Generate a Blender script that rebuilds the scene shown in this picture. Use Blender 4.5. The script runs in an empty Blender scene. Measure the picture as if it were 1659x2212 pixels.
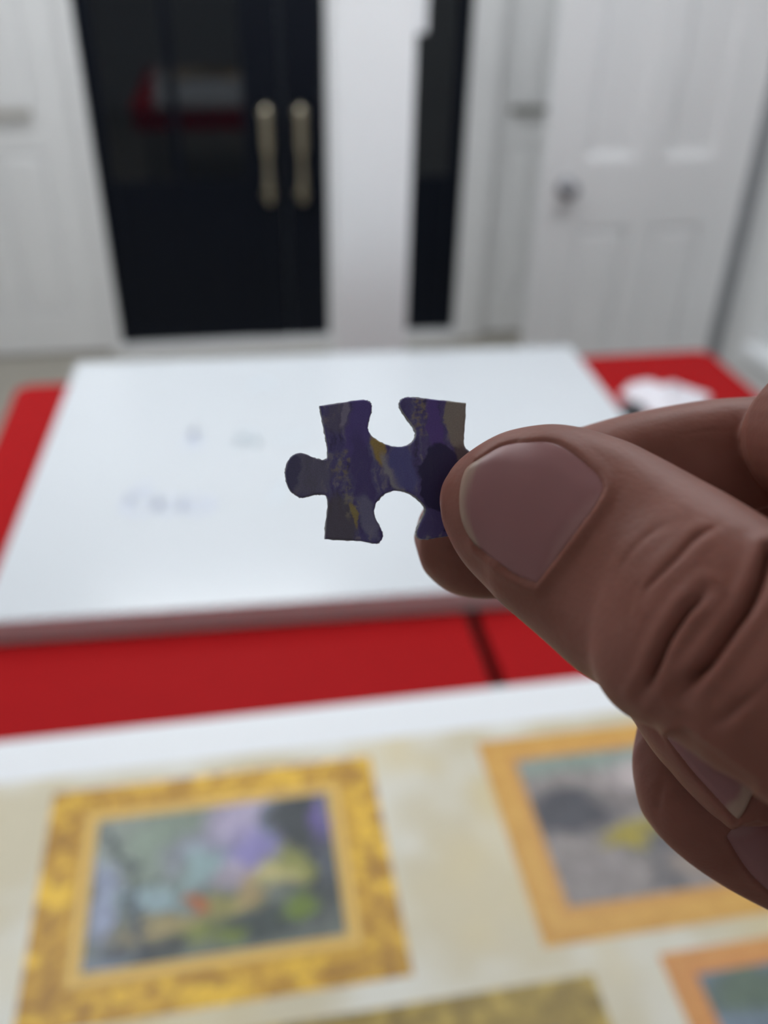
import bpy, bmesh, math, random
import numpy as np
from mathutils import Vector, Matrix
from mathutils.bvhtree import BVHTree
from mathutils.geometry import tessellate_polygon

random.seed(4)
rng = np.random.default_rng(7)
scene = bpy.context.scene
col = scene.collection

# ------------------------------------------------------------------ camera
F, CX, CY, H = 1900.0, 829.5, 1106.0, 1.70          # focal length in pixels of the 1659 x 2212 frame, eye height
PITCH, ROLL, YAW = math.radians(33.5), math.radians(-1.37), math.radians(10.4)
FWD = np.array([math.sin(YAW) * math.cos(PITCH), math.cos(YAW) * math.cos(PITCH), -math.sin(PITCH)])
_r0 = np.array([math.cos(YAW), -math.sin(YAW), 0.0])
_d0 = np.cross(FWD, _r0)
RIGHT = _r0 * math.cos(ROLL) + _d0 * math.sin(ROLL)
DOWN = -_r0 * math.sin(ROLL) + _d0 * math.cos(ROLL)
CAM = np.array([0.0, 0.0, H])
cam_data = bpy.data.cameras.new('camera')
cam = bpy.data.objects.new('camera', cam_data)
col.objects.link(cam)
m = Matrix.Identity(4)
for i in range(3):
    m[i][0], m[i][1], m[i][2], m[i][3] = RIGHT[i], -DOWN[i], -FWD[i], CAM[i]
cam.matrix_world = m
cam_data.sensor_fit = 'VERTICAL'
cam_data.sensor_height = 36.0
cam_data.lens = 36.0 * F / 2212.0
cam_data.clip_start = 0.01
cam_data.dof.use_dof = True
cam_data.dof.focus_distance = 0.1045
cam_data.dof.aperture_fstop = cam_data.lens / 2.4     # pupil in mm
scene.camera = cam

# ------------------------------------------------------------------ sky, exposure
world = bpy.data.worlds.new('sky')
scene.world = world
world.use_nodes = True
bg = world.node_tree.nodes['Background']
bg.inputs[0].default_value = (0.62, 0.78, 1.0, 1)
bg.inputs[1].default_value = 1.2
vs = scene.view_settings
vs.view_transform = 'Standard'
vs.look = 'None'
vs.gamma = 1.0
vs.use_curve_mapping = False
vs.exposure = 0.0
LAMP_FILL_STRENGTH = (9.0, 9.2, 1.1, 9.6)
LAMP_FILL_SPOTS = ((-0.85, 1.60), (0.95, 1.60), (-0.2, -1.3), (-0.1, 3.1))  # last two are unseen fills, added to brighten the hand and far wall
scene.cycles.use_denoising = True
scene.cycles.max_bounces = 7
scene.cycles.use_adaptive_sampling = True
scene.cycles.adaptive_threshold = 0.02
scene.cycles.sample_clamp_indirect = 6.0


# ------------------------------------------------------------------ helpers
def lin(r, g, b, e=1.0):
    out = []
    for c in (r, g, b):
        c = c / 255.0
        out.append(min(0.95, (c / 12.92 if c <= 0.04045 else ((c + 0.055) / 1.055) ** 2.4) / e))
    return (*out, 1.0)


def mat(name, color, rough=0.5, spec=0.5, metal=0.0, noise=0.0, scale=20.0, bump=0.0, bscale=200.0, coat=0.0):
    mt = bpy.data.materials.new(name)
    mt.use_nodes = True
    nt = mt.node_tree
    b = nt.nodes['Principled BSDF']
    b.inputs['Roughness'].default_value = rough
    b.inputs['Specular IOR Level'].default_value = spec
    b.inputs['Metallic'].default_value = metal
    b.inputs['Coat Weight'].default_value = coat
    b.inputs['Coat Roughness'].default_value = 0.08
    b.inputs['Base Color'].default_value = color
    tc = nt.nodes.new('ShaderNodeTexCoord')
    if noise > 0:
        n = nt.nodes.new('ShaderNodeTexNoise')
        n.inputs['Scale'].default_value = scale
        n.inputs['Detail'].default_value = 4
        nt.links.new(tc.outputs['Object'], n.inputs['Vector'])
        mx = nt.nodes.new('ShaderNodeMix')
        mx.data_type = 'RGBA'
        mx.inputs[6].default_value = tuple(c * (1 - noise) for c in color[:3]) + (1,)
        mx.inputs[7].default_value = tuple(min(1, c * (1 + noise)) for c in color[:3]) + (1,)
        nt.links.new(n.outputs['Fac'], mx.inputs[0])
        nt.links.new(mx.outputs[2], b.inputs['Base Color'])
    if bump > 0:
        n2 = nt.nodes.new('ShaderNodeTexNoise')
        n2.inputs['Scale'].default_value = bscale
        nt.links.new(tc.outputs['Object'], n2.inputs['Vector'])
        bp = nt.nodes.new('ShaderNodeBump')
        bp.inputs['Strength'].default_value = bump
        bp.inputs['Distance'].default_value = 0.001
        nt.links.new(n2.outputs['Fac'], bp.inputs['Height'])
        nt.links.new(bp.outputs[0], b.inputs['Normal'])
    return mt


def link(name, me, material, parent=None, loc=(0, 0, 0)):
    o = bpy.data.objects.new(name, me)
    col.objects.link(o)
    if material is not None:
        me.materials.append(material)
    if parent is not None:
        o.parent = parent
    else:
        o.location = loc
    return o


def empty(name, loc):
    o = bpy.data.objects.new(name, None)
    o.empty_display_size = 0.05
    col.objects.link(o)
    o.location = loc
    return o


def tag(o, label, cat, group=None, kind=None):
    o['label'] = label
    o['category'] = cat
    if group:
        o['group'] = group
    if kind:
        o['kind'] = kind
    return o


def origin_of(parent):
    return Vector(parent.location) if parent is not None else Vector((0, 0, 0))


def bm_box(bm, x0, x1, y0, y1, z0, z1):
    v = [bm.verts.new(p) for p in ((x0, y0, z0), (x1, y0, z0), (x1, y1, z0), (x0, y1, z0),
                                   (x0, y0, z1), (x1, y0, z1), (x1, y1, z1), (x0, y1, z1))]
    for f in ((0, 3, 2, 1), (4, 5, 6, 7), (0, 1, 5, 4), (1, 2, 6, 5), (2, 3, 7, 6), (3, 0, 4, 7)):
        bm.faces.new([v[i] for i in f])


def box(name, x0, x1, y0, y1, z0, z1, material, parent=None, bevel=0.0, seg=2):
    bm = bmesh.new()
    bm_box(bm, x0, x1, y0, y1, z0, z1)
    if bevel > 0:
        bmesh.ops.bevel(bm, geom=bm.edges[:], offset=bevel, segments=seg, affect='EDGES', profile=0.6)
    return finish(name, bm, material, parent)


def finish(name, bm, material, parent=None, smooth=False, matrix=None):
    """World-space bmesh -> one mesh object whose origin is its own base (top-level) or its parent's origin (part)."""
    if matrix is not None:
        bmesh.ops.transform(bm, matrix=matrix, verts=bm.verts)
    bmesh.ops.recalc_face_normals(bm, faces=bm.faces)
    if parent is not None:
        off = origin_of(parent)
        p = parent
        while p.parent is not None:
            p = p.parent
            off = off + Vector(p.location)
        loc = (0, 0, 0)
    else:
        co = np.array([v.co[:] for v in bm.verts])
        lo, hi = co.min(0), co.max(0)
        off = Vector(((lo[0] + hi[0]) / 2, (lo[1] + hi[1]) / 2, lo[2]))
        loc = off
    for v in bm.verts:
        v.co -= off
    me = bpy.data.meshes.new(name)
    bm.to_mesh(me)
    bm.free()
    if smooth:
        me.polygons.foreach_set('use_smooth', [True] * len(me.polygons))
    return link(name, me, material, parent, loc)


def prism(bm, poly, z0, z1):
    lo = [bm.verts.new((x, y, z0)) for x, y in poly]
    hi = [bm.verts.new((x, y, z1)) for x, y in poly]
    bm.faces.new(lo[::-1])
    bm.faces.new(hi)
    n = len(poly)
    for i in range(n):
        j = (i + 1) % n
        bm.faces.new((lo[i], lo[j], hi[j], hi[i]))


def rounded(x0, x1, y0, y1, r, n=8):
    pts = []
    for cx, cy, a in ((x1 - r, y1 - r, 0), (x0 + r, y1 - r, 90), (x0 + r, y0 + r, 180), (x1 - r, y0 + r, 270)):
        for k in range(n + 1):
            t = math.radians(a + 90 * k / n)
            pts.append((cx + r * math.cos(t), cy + r * math.sin(t)))
    return pts


def lathe(name, prof, axis_matrix, material, parent=None, n=32):
    """prof: (radius, height) pairs revolved about local z, then moved by axis_matrix."""
    bm = bmesh.new()
    rows = []
    for r, z in prof:
        rows.append([bm.verts.new((r * math.cos(2 * math.pi * k / n), r * math.sin(2 * math.pi * k / n), z)) for k in range(n)])
    for a, b in zip(rows, rows[1:]):
        for k in range(n):
            bm.faces.new((a[k], a[(k + 1) % n], b[(k + 1) % n], b[k]))
    bm.faces.new(rows[0][::-1])
    bm.faces.new(rows[-1])
    return finish(name, bm, material, parent, smooth=True, matrix=axis_matrix)


# ------------------------------------------------------------------ materials
M = {}
M['wall'] = mat('white_wall_paint', (0.82, 0.83, 0.83, 1), 0.6, noise=0.03, scale=3, bump=0.05)
M['ceiling'] = mat('ceiling_paint', (0.86, 0.86, 0.86, 1), 0.8, noise=0.02)
M['rear'] = mat('rear_wall_paint', (0.55, 0.55, 0.55, 1), 0.7, noise=0.05, scale=2)
M['floor'] = mat('grey_vinyl_floor', (0.37, 0.345, 0.295, 1), 0.42, noise=0.12, scale=14)
M['gloss_white'] = mat('white_gloss_paint', (0.83, 0.83, 0.835, 1), 0.35, noise=0.02, scale=6)
M['column'] = mat('column_white_paint', (0.88, 0.885, 0.90, 1), 0.4, noise=0.015, scale=4)
M['black_door'] = mat('navy_black_gloss_paint', (0.0022, 0.0042, 0.0095, 1), 0.4, spec=0.22, noise=0.15, scale=5)
M['glass'] = mat('dark_door_glass', (0.003, 0.005, 0.008, 1), 0.03, spec=0.85)
M['brass'] = mat('satin_brass', (0.62, 0.55, 0.42, 1), 0.32, metal=1.0, noise=0.06, scale=60)
M['steel'] = mat('brushed_steel', (0.35, 0.35, 0.37, 1), 0.3, metal=1.0, noise=0.05, scale=90)
M['red'] = mat('red_laminate', (0.36, 0.008, 0.010, 1), 0.55, spec=0.05, noise=0.06, scale=30)
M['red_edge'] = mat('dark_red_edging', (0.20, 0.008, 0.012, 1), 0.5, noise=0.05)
M['leg'] = mat('grey_steel_leg', (0.16, 0.16, 0.17, 1), 0.4, metal=0.8, noise=0.05)
M['board'] = mat('whiteboard_enamel', (0.63, 0.66, 0.695, 1), 0.22, noise=0.012, scale=5)
M['board_side'] = mat('whiteboard_edge', (0.80, 0.78, 0.80, 1), 0.5, noise=0.03)
M['ink'] = mat('faded_blue_marker', (0.545, 0.58, 0.68, 1), 0.35, noise=0.04, scale=80)
M['ink2'] = mat('faded_teal_marker', (0.57, 0.63, 0.68, 1), 0.35, noise=0.03, scale=80)
M['card_white'] = mat('white_card', (0.82, 0.84, 0.87, 1), 0.5, noise=0.01)
M['plastic'] = mat('white_plastic_film', (0.80, 0.78, 0.83, 1), 0.3, noise=0.03, scale=40)
M['dark_item'] = mat('dark_grey_rubber', (0.035, 0.04, 0.045, 1), 0.5, noise=0.1)
M['hedge'] = mat('hedge_green', (0.02, 0.05, 0.035, 1), 0.8, noise=0.6, scale=9)
M['frame_white'] = mat('white_upvc', (0.8, 0.82, 0.84, 1), 0.3, noise=0.01)


def emission(name, color, strength):
    mt = bpy.data.materials.new(name)
    mt.use_nodes = True
    nt = mt.node_tree
    b = nt.nodes['Principled BSDF']
    b.inputs['Base Color'].default_value = (0.8, 0.8, 0.8, 1)
    b.inputs['Emission Color'].default_value = color
    b.inputs['Emission Strength'].default_value = strength
    return mt


M['lamp'] = [emission('light_diffuser', (0.93, 0.97, 1.0, 1), q) for q in LAMP_FILL_STRENGTH]

gl = bpy.data.materials.new('clear_window_glass')
gl.use_nodes = True
nt = gl.node_tree
for nd in list(nt.nodes):
    if nd.type != 'OUTPUT_MATERIAL':
        nt.nodes.remove(nd)
tr = nt.nodes.new('ShaderNodeBsdfTransparent')
gs = nt.nodes.new('ShaderNodeBsdfGlossy')
gs.inputs['Roughness'].default_value = 0.02
fr = nt.nodes.new('ShaderNodeFresnel')
mxs = nt.nodes.new('ShaderNodeMixShader')
nt.links.new(fr.outputs[0], mxs.inputs[0])
nt.links.new(tr.outputs[0], mxs.inputs[1])
nt.links.new(gs.outputs[0], mxs.inputs[2])
nt.links.new(mxs.outputs[0], [n for n in nt.nodes if n.type == 'OUTPUT_MATERIAL'][0].inputs[0])
M['window_glass'] = gl

# ------------------------------------------------------------------ room shell
ST = 'structure'
YF, XL, XR, YB, ZC = 4.10, -2.40, 1.785, -2.60, 2.70      # front (far), left, right, back, ceiling
tag(box('floor', XL - .15, XR + .15, YB - .15, YF + .15, -0.10, 0.0, M['floor']), 'grey brown vinyl floor under the red tables', 'floor', kind=ST)
tag(box('ceiling', XL - .15, XR + .15, YB - .15, YF + .15, ZC, ZC + .1, M['ceiling']), 'plain white ceiling above the room', 'ceiling', kind=ST)
tag(box('wall_front', XL, XR, YF, YF + .12, 0, ZC, M['wall']), 'white far wall around the dark double doors', 'wall', kind=ST)
tag(box('wall_left', XL - .12, XL, YB, YF, 0, ZC, M['wall']), 'plain white wall on the left side', 'wall', kind=ST)
tag(box('wall_back', XL, XR, YB - .12, YB, 0, ZC, M['rear']), 'grey wall behind the photographer', 'wall', kind=ST)
# right wall with a window opening
WY0, WY1, WZ0, WZ1 = 1.30, 2.60, 0.52, 2.10
bm = bmesh.new()
bm_box(bm, XR, XR + .14, YB, WY0, 0, ZC)
bm_box(bm, XR, XR + .14, WY1, YF, 0, ZC)
bm_box(bm, XR, XR + .14, WY0, WY1, 0, WZ0)
bm_box(bm, XR, XR + .14, WY0, WY1, WZ1, ZC)
tag(finish('wall_right', bm, M['wall']), 'white right wall pierced by a low window', 'wall', kind=ST)
win = tag(empty('window_1', (XR + .08, (WY0 + WY1) / 2, WZ0)), 'white framed low window at the right edge', 'window', kind=ST)
fw = 0.05
fx0, fx1 = XR + .075, XR + .125
box('window_frame', fx0, fx1, WY0, WY0 + fw, WZ0, WZ1, M['frame_white'], win, 0.006)
box('window_frame', fx0, fx1, WY1 - fw, WY1, WZ0, WZ1, M['frame_white'], win, 0.006)
box('window_frame', fx0, fx1, WY0 + fw, WY1 - fw, WZ0, WZ0 + fw, M['frame_white'], win, 0.006)
box('window_frame', fx0, fx1, WY0 + fw, WY1 - fw, WZ1 - fw, WZ1, M['frame_white'], win, 0.006)
box('window_pane', XR + .098, XR + .104, WY0 + fw, WY1 - fw, WZ0 + fw, WZ1 - fw, M['window_glass'], win)
box('window_sill', XR - .05, XR - .0005, WY0 - .04, WY1 + .03, WZ0 - .03, WZ0 + .004, M['frame_white'], win, 0.006)
box('sill_board', XR, XR + .0745, WY0 + .001, WY1 - .001, WZ0 + .0003, WZ0 + .004, M['frame_white'], win)
# hedge seen through the window
bm = bmesh.new()
bmesh.ops.create_icosphere(bm, subdivisions=5, radius=1.0)
for v in bm.verts:
    n = v.co.normalized()
    k = 1 + 0.10 * math.sin(11 * n.x + 3 * n.z) * math.sin(13 * n.y) + random.uniform(-.05, .05)
    v.co = Vector((n.x * 0.6 * k, n.y * 3.2 * k, n.z * 1.0 * k))
tag(finish('hedge', bm, M['hedge'], matrix=Matrix.Translation((3.1, 3.4, 0.90))), 'dark green hedge outside the window at the right edge', 'hedge')
tag(box('ground_outside', XR + .16, XR + 3.2, -1.0, 7.0, -0.20, -0.12, mat('paving', (0.3, 0.31, 0.3, 1), 0.8, noise=.2)), 'grey paving outside the window', 'ground', kind=ST)
for nm, a in (('baseboard_left', (XL, XL + .015, YB, YF)), ('baseboard_right', (XR - .015, XR, YB, YF))):
    tag(box(nm, a[0], a[1], a[2], a[3], 0, .10, M['gloss_white'], None, 0.004), 'white skirting board along the %s wall' % nm.split('_')[1], 'baseboard', kind=ST)

# ceiling lamps over the tables, then two unseen fill panels added
for k, (lx, ly) in enumerate(LAMP_FILL_SPOTS):
    lp = tag(empty('ceiling_lamp_or_fill', (lx, ly, ZC - .03)), ('flat white ceiling lamp above the left red table', 'flat white ceiling lamp above the right red table', 'unseen fill light panel added behind the camera', 'unseen fill light panel added near the dark doors')[k], 'lamp', 'flat ceiling lamps')
    box('light_housing', lx - .62, lx + .62, ly - .32, ly + .32, ZC - .03, ZC - .001, M['frame_white'], lp, 0.004)
    box('light_diffuser', lx - .59, lx + .59, ly - .29, ly + .29, ZC - .036, ZC - .0305, M['lamp'][k], lp)


# ------------------------------------------------------------------ panelled doors and the dark double door
def panelled(name, x0, x1, z0, z1, yf, material, xs, zs, thick, label, cat='door', slope=0.022, deep=0.012, raised=()):
    """Joinery facing -y: stiles and rails with one recessed field and sloped moulding for each opening (xs x zs)."""
    root = tag(empty(name, ((x0 + x1) / 2, yf + thick / 2, z0)), label, cat, kind=ST)
    ex = [x0] + [v for p in xs for v in p] + [x1]
    for i in range(0, len(ex), 2):
        box('stile', ex[i], ex[i + 1], yf, yf + thick, z0, z1, material, root, 0.002)
    ez = [z0] + [v for p in zs for v in p] + [z1]
    for (a, b) in xs:
        for i in range(0, len(ez), 2):
            box('rail', a, b, yf, yf + thick, ez[i], ez[i + 1], material, root, 0.002)
        for zi, (c, d) in enumerate(zs):
            up = zi in raised
            pn = box('panel', a, b, yf + deep, yf + thick - .004, c, d, material, root)
            bm = bmesh.new()
            o = [(a, c), (b, c), (b, d), (a, d)]
            i_ = [(a + slope, c + slope), (b - slope, c + slope), (b - slope, d - slope), (a + slope, d - slope)]
            ov = [bm.verts.new((x, yf + (deep - .0004 if up else .001), z)) for x, z in o]
            iv = [bm.verts.new((x, yf + (.002 if up else deep - .0004), z)) for x, z in i_]
            bv = [bm.verts.new((x, yf + deep + .001, z)) for x, z in o]
            bi = [bm.verts.new((x, yf + deep + .001, z)) for x, z in i_]
            for k in range(4):
                j = (k + 1) % 4
                bm.faces.new((ov[k], ov[j], iv[j], iv[k]))
                bm.faces.new((iv[k], iv[j], bi[j], bi[k]))
                bm.faces.new((ov[k], ov[j], bv[j], bv[k]))
                bm.faces.new((bv[k], bv[j], bi[j], bi[k]))
            if up:
                bm.faces.new(iv)
                bm.faces.new(bi)
            finish('moulding', bm, material, pn)
    return root


# dark double door: two leaves with glazed upper halves, brass pulls at the meeting stiles
DX0, DX1, DXM, DZ0, DZ1 = -0.530, 1.070, 0.268, 0.045, 2.10


def dark_leaf(name, x0, x1, hx, label):
    yf = YF - .045
    root = tag(empty(name, ((x0 + x1) / 2, yf + .02, DZ0)), label, 'door', kind=ST)
    near, far = (0.06, 0.165) if hx > (x0 + x1) / 2 else (0.165, 0.06)
    gx0, gx1 = x0 + near, x1 - far
    gz0, gz1 = 0.775, 1.98
    box('stile', x0, gx0, yf, yf + .042, DZ0, DZ1, M['black_door'], root, 0.002)
    box('stile', gx1, x1, yf, yf + .042, DZ0, DZ1, M['black_door'], root, 0.002)
    box('rail', gx0, gx1, yf, yf + .042, gz1, DZ1, M['black_door'], root, 0.002)
    box('lower_panel', gx0, gx1, yf + .006, yf + .042, DZ0, gz0, M['black_door'], root, 0.002)
    box('glass_pane', gx0, gx1, yf + .014, yf + .022, gz0, gz1, M['glass'], root)
    gm = (gx0 + gx1) / 2
    box('glazing_bar', gm - .020, gm + .020, yf + .004, yf + .014, gz0, gz1, M['black_door'], root, 0.002)
    hd = lathe('pull_handle', [(.011, .685), (.014, .690), (.015, .78), (.012, .82), (.012, .88), (.018, .90), (.021, .93), (.021, 1.03), (.024, 1.05), (.022, 1.07), (.012, 1.083)],
               Matrix.Translation((hx, yf - .055, 0)), M['brass'], root)
    for z in (.715, 1.045):
        lathe('mount', [(.027, 0), (.027, .006), (.012, .010), (.012, .060)], Matrix.Translation((hx, yf - .0005, z)) @ Matrix.Rotation(math.pi / 2, 4, 'X'), M['brass'], hd)
    return root


dark_leaf('door_1', DX0, DXM - .003, 0.192, 'left leaf of the navy black double door with glazed upper half')
dark_leaf('door_2', DXM + .003, DX1, 0.338, 'right leaf of the navy black double door partly behind the white column')
t = tag(empty('trim_1', ((DX0 + DX1) / 2, YF - .03, 0)), 'white frame around the navy black double door', 'door frame', kind=ST)
box('frame_jamb', DX0 - .055, DX0 - .001, YF - .075, YF - .001, 0, DZ1 + .06, M['gloss_white'], t, 0.004)
box('frame_jamb', DX1 + .001, DX1 + .13, YF - .075, YF - .001, 0, DZ1 + .06, M['gloss_white'], t, 0.004)
box('frame_head', DX0 - .001, DX1 + .001, YF - .075, YF - .001, DZ1 + .003, DZ1 + .06, M['gloss_white'], t, 0.004)
box('threshold', DX0 - .001, DX1 + .001, YF - .115, YF - .001, 0, DZ0 - .004, M['gloss_white'], t, 0.004)
# white panelled doors on both sides of it
d3 = panelled('door_3', -1.36, -.588, 0.012, 2.08, YF - .040, M['gloss_white'], ((-1.215, -1.02), (-.93, -.735)), ((.20, .90), (1.045, 1.92)), .038,
         'white panelled door left of the navy black double door', raised=(0, 1), slope=.03, deep=.016)
d4 = panelled('door_4', 1.203, 1.735, 0.012, 2.08, YF - .040, M['gloss_white'], ((1.275, 1.430), (1.505, 1.66)), ((.20, .90), (1.045, 1.92)), .038,
         'white panelled door in shade between the dark doors and the open door', slope=.03, deep=.016, raised=(0, 1))
M['tan_bar'] = mat('dull_tan_metal', (0.52, 0.50, 0.46, 1), 0.5, noise=.06)
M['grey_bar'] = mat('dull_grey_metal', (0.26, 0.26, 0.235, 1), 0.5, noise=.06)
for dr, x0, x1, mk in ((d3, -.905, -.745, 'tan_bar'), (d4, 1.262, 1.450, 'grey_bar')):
    hb = box('pull_bar', x0, x1, YF - .075, YF - .060, 1.038, 1.066, M[mk], dr, .005, 3)
    for x in (x0 + .02, x1 - .02):
        box('standoff', x - .008, x + .008, YF - .060, YF - .0405, 1.044, 1.060, M[mk], hb, .002)
# the white door standing open off the right wall
pd = panelled('door_5', 1.006, 1.712, 0.012, 2.02, 2.80, M['gloss_white'], ((1.135, 1.315), (1.405, 1.585)), ((.20, .885), (1.10, 1.88)), .042,
              'white four panel door standing open at the right with a round knob', slope=.026, deep=.015, raised=(0,))
kn = lathe('knob', [(.008, 0), (.010, .012), (.012, .020), (.024, .028), (.029, .040), (.027, .052), (.016, .059), (.004, .060)],
           Matrix.Translation((1.082, 2.7945, 1.020)) @ Matrix.Rotation(math.pi / 2, 4, 'X'), M['steel'], pd)
lathe('rose', [(.030, 0), (.030, .004), (.022, .007)], Matrix.Translation((1.082, 2.7995, 1.020)) @ Matrix.Rotation(math.pi / 2, 4, 'X'), M['steel'], kn)
for z in (.25, 1.78):
    box('hinge', 1.7125, 1.777, 2.815, 2.825, z, z + .10, M['steel'], pd, 0.001)

t2 = tag(empty('trim_2', (1.75, 2.86, 0)), 'door frame post painted grey for the shade beside the open white door', 'door frame', kind=ST)
box('gap_shade_post', 1.7165, XR - .0005, 2.832, 2.90, 0, 2.08, mat('gap_shade_grey', (0.30, 0.31, 0.325, 1), 0.5, noise=.03), t2, .004)  # grey colour stands in for the shaded gap behind the door edge

# white column right behind the tables, a small white box on its right face
cl = tag(empty('column', (.395, 2.52, 0)), 'white square column standing behind the tables before the dark doors', 'column', kind=ST)
box('shaft', .290, .499, 2.42, 2.62, 0, ZC, M['column'], cl, 0.008, 3)
sb = tag(empty('switch_box', (.513, 2.48, 1.485)), 'small white box fixed to the right face of the white column', 'switch')
box('casing', .4995, .529, 2.44, 2.53, 1.485, 1.70, M['column'], sb, 0.008, 3)
box('rocker', .529, .534, 2.465, 2.505, 1.55, 1.61, M['frame_white'], sb, 0.002)

# ------------------------------------------------------------------ two red tables
TZ = 0.75
SEAM = 0.353


def red_table(x0, x1, label):
    y0, y1 = 0.16, 2.086
    t = tag(empty('red_table', ((x0 + x1) / 2, (y0 + y1) / 2, 0)), label, 'table', 'red laminate tables pushed together')
    bm = bmesh.new()
    prism(bm, rounded(x0, x1, y0, y1, .022), TZ - .028, TZ)
    es = [e for e in bm.edges if abs(e.verts[0].co.z - e.verts[1].co.z) < 1e-6 and e.verts[0].co.z > TZ - .001]
    bmesh.ops.bevel(bm, geom=es, offset=.007, segments=3, affect='EDGES', profile=.5)
    finish('tabletop', bm, M['red'], t)
    a, h = .008, .10
    box('apron', x0 + a, x1 - a, y1 - a - .02, y1 - a, TZ - .0285 - h, TZ - .0285, M['red'], t, .002)
    box('apron', x0 + a, x1 - a, y0 + a, y0 + a + .02, TZ - .0285 - h, TZ - .0285, M['red'], t, .002)
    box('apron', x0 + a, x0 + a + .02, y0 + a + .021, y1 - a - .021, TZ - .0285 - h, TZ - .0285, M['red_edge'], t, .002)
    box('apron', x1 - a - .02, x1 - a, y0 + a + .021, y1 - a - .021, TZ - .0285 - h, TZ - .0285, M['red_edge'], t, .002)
    for lx in (x0 + .095, x1 - .095):
        for ly in (y0 + .095, y1 - .095):
            lg = box('leg', lx - .02, lx + .02, ly - .02, ly + .02, .012, TZ - .029, M['leg'], t, .004)
            box('foot', lx - .023, lx + .023, ly - .023, ly + .023, 0, .0118, M['dark_item'], lg, .003)


red_table(-.536, SEAM - .012, 'red laminate table left of the dark seam, under most of the whiteboard')
red_table(SEAM + .012, 1.277, 'red laminate table right of the dark seam, with the crumpled white bag')

# ------------------------------------------------------------------ whiteboard lying across the tables
WB = Matrix.Translation((-.425, 1.126, TZ)) @ Matrix.Rotation(math.radians(-2.1), 4, 'Z')
wb = tag(empty('whiteboard', (.2, 1.63, TZ)), 'large thick whiteboard with faint erased writing lying flat on both tables', 'whiteboard')
bm = bmesh.new()
bm_box(bm, 0, 1.254, 0, .978, .0005, .0428)
finish('board_core', bm, M['board_side'], wb, matrix=WB)
bm = bmesh.new()
prism(bm, rounded(-.001, 1.255, -.001, .979, .006, 4), .0430, .0452)
finish('writing_surface', bm, M['board'], wb, matrix=WB)


def stroke(pts, width, material):
    """A flat ribbon of faded marker on the board (points in world x, y)."""
    p = np.array(pts, float)
    tt = np.linspace(0, len(p) - 1, 40)
    x = np.interp(tt, range(len(p)), p[:, 0])
    y = np.interp(tt, range(len(p)), p[:, 1])
    q = np.stack([x, y], 1)
    for _ in range(3):
        q[1:-1] = (q[:-2] + 2 * q[1:-1] + q[2:]) / 4
    tg = np.gradient(q, axis=0)
    nn = np.stack([-tg[:, 1], tg[:, 0]], 1)
    nn /= np.linalg.norm(nn, axis=1)[:, None] + 1e-9
    bm = bmesh.new()
    L = [bm.verts.new((*(q[i] + nn[i] * width / 2), TZ + .04552)) for i in range(40)]
    R = [bm.verts.new((*(q[i] - nn[i] * width / 2), TZ + .04552)) for i in range(40)]
    for i in range(39):
        bm.faces.new((L[i], L[i + 1], R[i + 1], R[i]))
    o = finish('marker_stroke', bm, material, wb)
    if o.data.polygons[0].normal.z < 0:
        o.data.flip_normals()


def loop(cx, cy, rx, ry, a0=80, a1=420):
    return [(cx + rx * math.cos(math.radians(a)), cy + ry * math.sin(math.radians(a))) for a in np.linspace(a0, a1, 16)]


stroke([(-.180, 1.505), (-.215, 1.480), (-.232, 1.445)] + loop(-.200, 1.432, .030, .028, 150, 500), .016, M['ink'])
stroke(loop(-.146, 1.424, .020, .026), .016, M['ink'])
stroke(loop(-.094, 1.416, .024, .024), .018, M['ink'])
stroke([(-.118, 1.640), (-.104, 1.720), (-.092, 1.640)], .015, M['ink'])
stroke([(-.03, 1.640), (.002, 1.668), (.03, 1.640)], .014, M['ink2'])
stroke(loop(.010, 1.662, .018, .030), .012, M['ink2'])
stroke([(.06, 1.655), (.10, 1.650), (.13, 1.665)], .013, M['ink2'])
stroke([(.045, 1.405), (.072, 1.470)], .015, M['ink2'])
stroke([(.02, 1.90), (.06, 1.95), (.08, 1.90)], .014, M['ink2'])


# ------------------------------------------------------------------ printed picture board at the front of the tables
def vnoise(x, y, s, seed):
    r = np.random.default_rng(seed)
    g = r.random((64, 64))
    u, v = np.asarray(x) * s, np.asarray(y) * s
    i, j = np.floor(u).astype(int), np.floor(v).astype(int)
    fu, fv = u - i, v - j
    fu, fv = fu * fu * (3 - 2 * fu), fv * fv * (3 - 2 * fv)
    a = g[i % 64, j % 64] * (1 - fu) + g[(i + 1) % 64, j % 64] * fu
    b = g[i % 64, (j + 1) % 64] * (1 - fu) + g[(i + 1) % 64, (j + 1) % 64] * fu
    return a * (1 - fv) + b * fv


def fbm(x, y, s, seed, o=3):
    t, k = 0, 0
    for q in range(o):
        t = t + vnoise(x, y, s * 2 ** q, seed + q) / 2 ** q
        k += 1 / 2 ** q
    return t / k


E0 = 0.93          # printed colours are given as they look in the photograph's light


def L3(c, e=E0):
    return np.array(lin(*c, e)[:3])


def mixc(base, c, a):
    return base * (1 - a[..., None]) + np.asarray(c) * a[..., None]


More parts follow.
